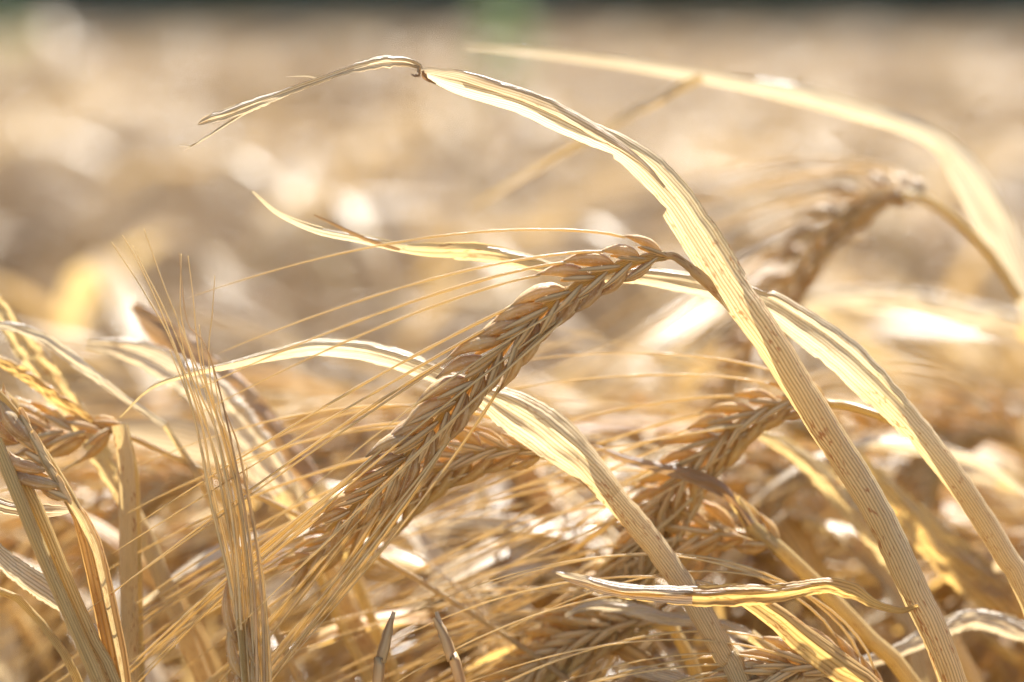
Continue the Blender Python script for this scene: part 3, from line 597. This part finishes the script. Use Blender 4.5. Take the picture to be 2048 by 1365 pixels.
# 13. ears low in the frame
lows = [('ear hanging behind the black-tipped leaf at the bottom centre', [(1330,1240),(1260,1245),(1190,1265),(1120,1300),(1060,1350),(1010,1410),(970,1480)], .596, 'kernelg', (30, 50)),
        ('dark weathered barley ear at the bottom edge under the golden forked leaf', [(1760,1420),(1710,1365),(1650,1335),(1590,1335),(1530,1360),(1480,1410),(1440,1480)], .572, 'kernel', (25, 45)),
        ('soft golden barley ear hanging low behind the broken stubs', [(1010,1180),(960,1190),(900,1230),(860,1290),(820,1360),(790,1430)], .70, 'kernelg', (40, 55)),
        ('soft brown barley ear in the lower left behind the straight pale stem', [(420,960),(360,960),(300,990),(250,1040),(210,1100),(180,1170)], .66, 'kernelg', (40, 60)),
        ('soft brown barley ear drooping right of the golden glowing leaf', [(2040,880),(1990,860),(1930,870),(1880,910),(1840,970),(1810,1040)], .70, 'kernelg', (30, 50)),
        ]
for lab, rows, D, km, (a0, a1) in lows:
    p = line(rows, D); st = [p[1], p[0], p[0] + (p[0]-p[1])*.8 - UPV*.01, p[0] + (p[0]-p[1])*1.8 - UPV*.04]
    f = to_ground(st); t = thing('barley_ear', lab, 'barley ear', base_of(f)); oT = np.array(t.location)
    mk('stalk', tube(cr(f, 80), .0013, nc=8), 'stem', t, oT)
    e = ear_pieces(p, nrm(TOCAM+.2*UPV), n_nodes=24, awn_dirs=mkdir(a0, a1), awn_len=.085, rg=np.random.default_rng(int(D*1000)), klen=.0118, kw=.0041)
    for nm, mat in (('kernel', km), ('bract', 'bract'), ('awn', 'awn')):
        for pc in e[nm]: mk(nm, pc, mat, t, oT)

def patch_noise(x, y):
    return (np.sin(x*5.3+1.3*np.sin(y*2.1)+.7)*np.cos(y*3.1+1.7*np.sin(x*1.9)) + .6*np.sin(x*11.7+y*2.3+2)*np.cos(y*6.1-x*3.3))
#==FIELD== 14. the crop behind: prototypes, copied as individual plants
def proto_path(rg, h, lean, droop):
    """stem path in the x-z plane from the soil, bowing over towards -x."""
    n = 16; p = [np.zeros(3)]; a = R(rg.uniform(2, 10)+lean*.4); L = h*1.02
    for i in range(n):
        s = i/n; aa = a + R(lean)*s + R(droop)*max(0, (s-.72)/.28)**1.6
        p.append(p[-1] + np.array([-math.sin(aa), 0.02*math.sin(i), math.cos(aa)])*L/n)
    return np.array(p), aa
def make_proto(k):
    rg = np.random.default_rng(100+k); lean = rg.uniform(8, 34); droop = rg.uniform(75, 110)
    p, aa = proto_path(rg, .74, lean, droop)
    root = bpy.data.objects.new('barley_plant', None); col.objects.link(root); root.empty_display_size = .02
    mk('stem', tube(cr(p, 40), np.r_[np.full(26, .0020), np.linspace(.0019, .0010, 14)], nc=8), 'stem' if k < 12 else 'field', root)
    q = [p[-1]]; a = aa
    for i in range(7):
        a = min(a + R(9), R(150)); q.append(q[-1]+np.array([-math.sin(a), 0, math.cos(a)])*.0135)
    ear_face = nrm(np.array([rg.uniform(-.5, .5), -1.0, rg.uniform(0, .6)]))
    e = ear_pieces(q, ear_face, n_nodes=24, hi=False, rg=rg, awn_len=.10, klen=.0118, kw=.005, fan=.22)
    km = ('kernelg' if k % 2 else 'kernel') if k < 12 else 'earfar'
    er = mk('ear', e['kernel']+e['bract'], km, root); mk('beard', e['awn'], 'awn' if k < 12 else 'field', er)
    lz = 0
    for j in range(3):
        i0 = int(rg.integers(8, 14)); st = p[i0]; az = rg.uniform(0, 6.28) if j else math.pi+rg.uniform(-.6, .6)
        d = np.array([math.cos(az), math.sin(az), 0]); ln = rg.uniform(.12, .24); el = R(rg.uniform(35, 78)); rows = []
        pt = st.copy()
        for s in np.linspace(0, 1, 8):
            rows.append(np.r_[pt, max(.0008, .0085*math.sin(math.pi*min(1, .25+.75*s))**.7*rg.uniform(.8, 1.1)), rg.uniform(-40, 40)*s, 60+60*rg.random()])
            lz = max(lz, pt[2]); e_ = el - s*R(rg.uniform(95, 150)); pt = pt + (d*math.cos(e_)+np.array([0, 0, 1])*math.sin(e_))*ln/7
        mk('leaf_blade', ribbon(rows, n=30, nc=6, ref=(0.1, 0.05, 1), ragged=.05, ripple=.3, seed=200+k*5+j), (['sheath', 'field', 'gold', 'blade', 'field', 'sheath', 'brown'] if k < 12 else ['field', 'field', 'field', 'sheath', 'field', 'field', 'field'])[(k*3+j) % 7], root)
    headp[root] = (np.mean(q, 0), float(max(max(p[:, 2]), lz - .004)) if k < 12 else float(max(p[:, 2])))
    return root
def kids(o): return [c for c in bpy.data.objects if c.parent == o]
def copy_tree(o, tree, parent=None):
    c = o.copy(); col.objects.link(c); c.parent = parent
    for ch in tree[o]: copy_tree(ch, tree, c)
    return c
headp = {}
NP = 24
protos = [make_proto(k) for k in range(NP)]
tree = {}
for pr in protos:
    st = [pr]
    while st:
        o_ = st.pop(); tree[o_] = list(o_.children) or kids(o_); st += tree[o_]
prg = np.random.default_rng(8); N_IND = 290; used = set()
Ds = np.r_[.625 + .40*prg.random(110), .98 + 1.7*prg.random(N_IND-110)**1.15]
for i, D in enumerate(np.sort(Ds)):
    k = i % 12 + (12 if D > .98 else 0); pr = protos[k]
    o_ = pr if k not in used else copy_tree(pr, tree)
    used.add(k)
    top = (.85 - D*math.tan(PITCH + math.atan((prg.uniform(800, 1180)-682.5)*.36/2048)) ) if D < 1.0 else .712 + .008*min(D, 2.5) + prg.uniform(-.022, .018)
    hd, tz = headp[pr]; sc_ = top/tz
    px = prg.uniform(-200, 2350); x = (px-1024)*.36*D/2048; rz = prg.normal(0, .7) if prg.random() < .8 else prg.uniform(0, 6.28)
    hx, hy = (hd[0]*math.cos(rz)-hd[1]*math.sin(rz))*sc_, (hd[0]*math.sin(rz)+hd[1]*math.cos(rz))*sc_
    o_.location = (x-hx, D-hy, 0); o_.scale = (sc_, sc_, sc_)
    if D < 1.0 and (D-hy) < .50: o_.location[1] = D+abs(hy); rz = -rz
    o_.rotation_euler = (0, 0, rz)
    hn = patch_noise(x-.2, D) if D > 1 else 0; o_.scale = [q_*(1+.02*hn) for q_ in o_.scale]
    near = D < 1.2
    o_['label'] = 'out-of-focus dry barley plant in the crop just behind the sharp ears' if near else 'heavily blurred straw-coloured barley plant in the field beyond'
    o_['category'] = 'barley plant'; o_['group'] = 'blurred barley plants just behind' if near else 'blurred barley plants farther back'

def leaf_proto(k):
    rg_ = np.random.default_rng(500+k); root = bpy.data.objects.new('dry_leaf', None); col.objects.link(root)
    ln = rg_.uniform(.10, .17); el = R(rg_.uniform(70, 95)); pt = np.array([0, 0, .5]); rows = []; turn = R(rg_.uniform(110, 190)); wx = rg_.uniform(.0045, .009)
    for s_ in np.linspace(0, 1, 10):
        rows.append(np.r_[pt, max(.0006, wx*math.sin(math.pi*min(1, .2+.8*s_))**.6*rg_.uniform(.8, 1.15)), rg_.uniform(-60, 60)*s_, 50+90*rg_.random()])
        e_ = el+(s_**1.3)*turn; pt = pt + np.array([math.cos(e_), rg_.uniform(-.25, .25), math.sin(e_)])*ln/9
    st = [np.r_[rg_.uniform(.02, .2), 0, 0], np.r_[rg_.uniform(.01, .1), 0, .25], np.r_[0.01, 0, .44], np.r_[0, 0, .5]]
    mk('stalk', tube(cr(st, 20), .0017, nc=8), 'stem', root)
    mk('leaf_blade', ribbon(rows, n=70, nc=9, ragged=.04, ripple=.25, crease=.15, tear=.2, seed=600+k), ['gold', 'blade', 'sheath', 'blade'][k % 4], root)
    return root, max(r_[2] for r_ in rows)
lps = [leaf_proto(k) for k in range(10)]
for o_, _ in lps: tree[o_] = kids(o_)
for o_, _ in lps:
    for c_ in tree[o_]: tree[c_] = []
for i in range(75):
    pr, tz = lps[i % 10]; o_ = pr if i < 10 else copy_tree(pr, tree)
    D = .60 + .35*prg.random()**1.3; py = prg.uniform(860, 1300); px = prg.uniform(-100, 2250)
    sc_ = (.85 - D*math.tan(PITCH + math.atan((py-682.5)*.36/2048)))/tz
    o_.location = ((px-1024)*.36*D/2048, D, 0); o_.scale = (sc_, sc_, sc_); o_.rotation_euler = (0, 0, prg.normal(0, .6) + (math.pi if prg.random() < .25 else 0))
    o_['label'] = 'soft-focus dry leaf bent over low between the barley stalks'; o_['category'] = 'dry leaf'; o_['group'] = 'soft dry leaves bent low between the stalks'

# 15. the rest of the field: one uncountable mass of the same plants at lower detail
def low_plant(k):
    rg = np.random.default_rng(300+k); lean = rg.uniform(8, 34); p, aa = proto_path(rg, .74, lean, rg.uniform(75, 110))
    straw_ = [tube(cr(p[4:], 7), .0024, nc=3)]
    q = [p[-1]]; a = aa
    for i in range(5): a = min(a+R(10), R(150)); q.append(q[-1]+np.array([-math.sin(a), 0, math.cos(a)])*.019)
    q = np.array(q); er = [tube(cr(q, 7), np.array([.002, .0058, .0065, .0062, .0058, .005, .002]), nc=5)]
    for j in range(7):
        s = rg.integers(1, 5); d = nrm(q[s+1 if s < 5 else s]-q[s-1] + rg.normal(0, .006, 3))
        straw_.append(awn_piece(q[s], d, d, .11, .0006, n=3, nc=3, rg=rg))
    lf = []
    for j in range(3):
        st = p[rg.integers(9, 14)]; az = rg.uniform(0, 6.28); d = np.array([math.cos(az), math.sin(az), 0]); el = R(rg.uniform(35, 75)); pt = st.copy(); rows = []
        for s in np.linspace(0, 1, 6):
            rows.append(np.r_[pt, max(.001, .011*math.sin(math.pi*min(1, .25+.75*s))), 30*s, 60]); e_ = el-s*R(125); pt = pt+(d*math.cos(e_)+np.array([0, 0, 1])*math.sin(e_))*.04
        lf.append(ribbon(rows, n=6, nc=3, ref=(0, 0, 1)))
    return [(merge(straw_), 0), (merge(er), 1), (merge(lf), 2)]
lows_ = [low_plant(k) for k in range(8)]
def scatter():
    N = 14000; g = np.random.default_rng(9)
    s0, s1 = math.sqrt(2.3), math.sqrt(70); D = (s0+(s1-s0)*g.random(N))**2
    x = g.uniform(-1, 1, N)*(.32*D+.4)
    keep = (g.random(N) < .50+.40*patch_noise(x, D)); D = D[keep]; x = x[keep]; N = len(D); k = g.integers(0, 8, N)
    VV, FF, UU, MM = [], [], [], []; off = 0
    for kk in range(8):
        sel = np.where(k == kk)[0]
        rz = g.normal(0, .9, len(sel)); sc_ = (.725+g.normal(0, .022, len(sel))+.04*patch_noise(x[sel], D[sel]))/.655
        cz, sz = np.cos(rz), np.sin(rz)
        for (V, F, U), mi in lows_[kk]:
            X = (V[None, :, 0]*cz[:, None]-V[None, :, 1]*sz[:, None])*sc_[:, None]+x[sel][:, None]+.15
            Y = (V[None, :, 0]*sz[:, None]+V[None, :, 1]*cz[:, None])*sc_[:, None]+D[sel][:, None]
            Z = V[None, :, 2]*sc_[:, None]
            VV.append(np.stack([X, Y, Z], -1).reshape(-1, 3))
            FF.append((F[None]+(np.arange(len(sel))*len(V))[:, None, None]).reshape(-1, 4)+off); off += len(V)*len(sel)
            UU.append((U[None]+np.stack([g.uniform(0, 60, len(sel)), 0*rz], -1)[:, None]).reshape(-1, 2)); MM.append(np.full(len(F)*len(sel), mi))
    o_ = mk('barley_crop', (np.vstack(VV), np.vstack(FF), np.vstack(UU)), 'field')
    o_.data.materials.append(M['stuffear']); o_.data.materials.append(M['field'])
    o_.data.polygons.foreach_set('material_index', np.concatenate(MM).astype(np.int32))
    o_['kind'] = 'stuff'; o_['label'] = 'blurred ripe barley crop stretching away to the field edge'; o_['category'] = 'crop'
scatter()

# 16. far wood along the field edge, and a green weed in the crop
def leaf_cloud(centres, rad, n, size, g):
    c = centres[g.integers(0, len(centres), n)]; d = nrm(g.normal(0, 1, (n, 3)))
    p = c + d*(rad*g.random((n, 1))**.4)
    a = nrm(g.normal(0, 1, (n, 3))); b = nrm(np.cross(a, g.normal(0, 1, (n, 3)))); s = size*g.uniform(.5, 1.2, (n, 1))
    V = np.stack([p-a*s, p+b*s*.5, p+a*s, p-b*s*.5], 1).reshape(-1, 3); F = np.arange(n*4).reshape(-1, 4)
    return V, F, np.tile(np.array([[0, 0], [1, 0], [1, 1], [0, 1.0]]), (n, 1))
g = np.random.default_rng(2)
cs = np.stack([g.uniform(-45, 45, 700), g.uniform(82, 96, 700), g.uniform(.3, 9, 700)], 1)
wd = mk('woodland', leaf_cloud(cs, np.array([2.6, 2.0, 1.8]), 110000, .5, g), 'far'); wd['kind'] = 'stuff'; wd['label'] = 'dark far-off line of trees along the field edge'; wd['category'] = 'woodland'
def weed(px, D, h, wdt, lab, n=160):
    x = (px-1024)*.36*D/2048; t = thing('weed', lab, 'weed', (x, D, 0)); g = np.random.default_rng(int(D*10)+int(px))
    p = np.array([[0, 0, 0], [.01, 0, h*.35], [-.01, .01, h*.7], [0, 0, h]]); c = cr(p, 24)
    mk('stem', tube(c, np.linspace(.006, .002, 24), nc=6), 'weed', t)
    pcs = []
    for i in range(n):
        s = g.uniform(.35, 1); st = c[int(s*23)]; az = g.uniform(0, 6.28); d = np.array([math.cos(az), math.sin(az), g.uniform(.1, .9)]); ln = wdt*g.uniform(.5, 1)*(1.15-.5*s)
        pt = [np.r_[st+d*ln*q - np.array([0, 0, 1])*ln*.5*q*q, max(.001, .022*math.sin(math.pi*min(1, .12+.88*q))), 0, 60] for q in np.linspace(0, 1, 5)]
        pcs.append(ribbon(pt, n=7, nc=4, ref=(0, 0, 1)))
    mk('foliage', pcs, 'weed', t)
weed(1012, 6.5, .93, .13, 'blurred green weed standing above the crop at top centre', n=420)
weed(30, 9.0, .93, .13, 'faint green weed standing above the crop at top left')
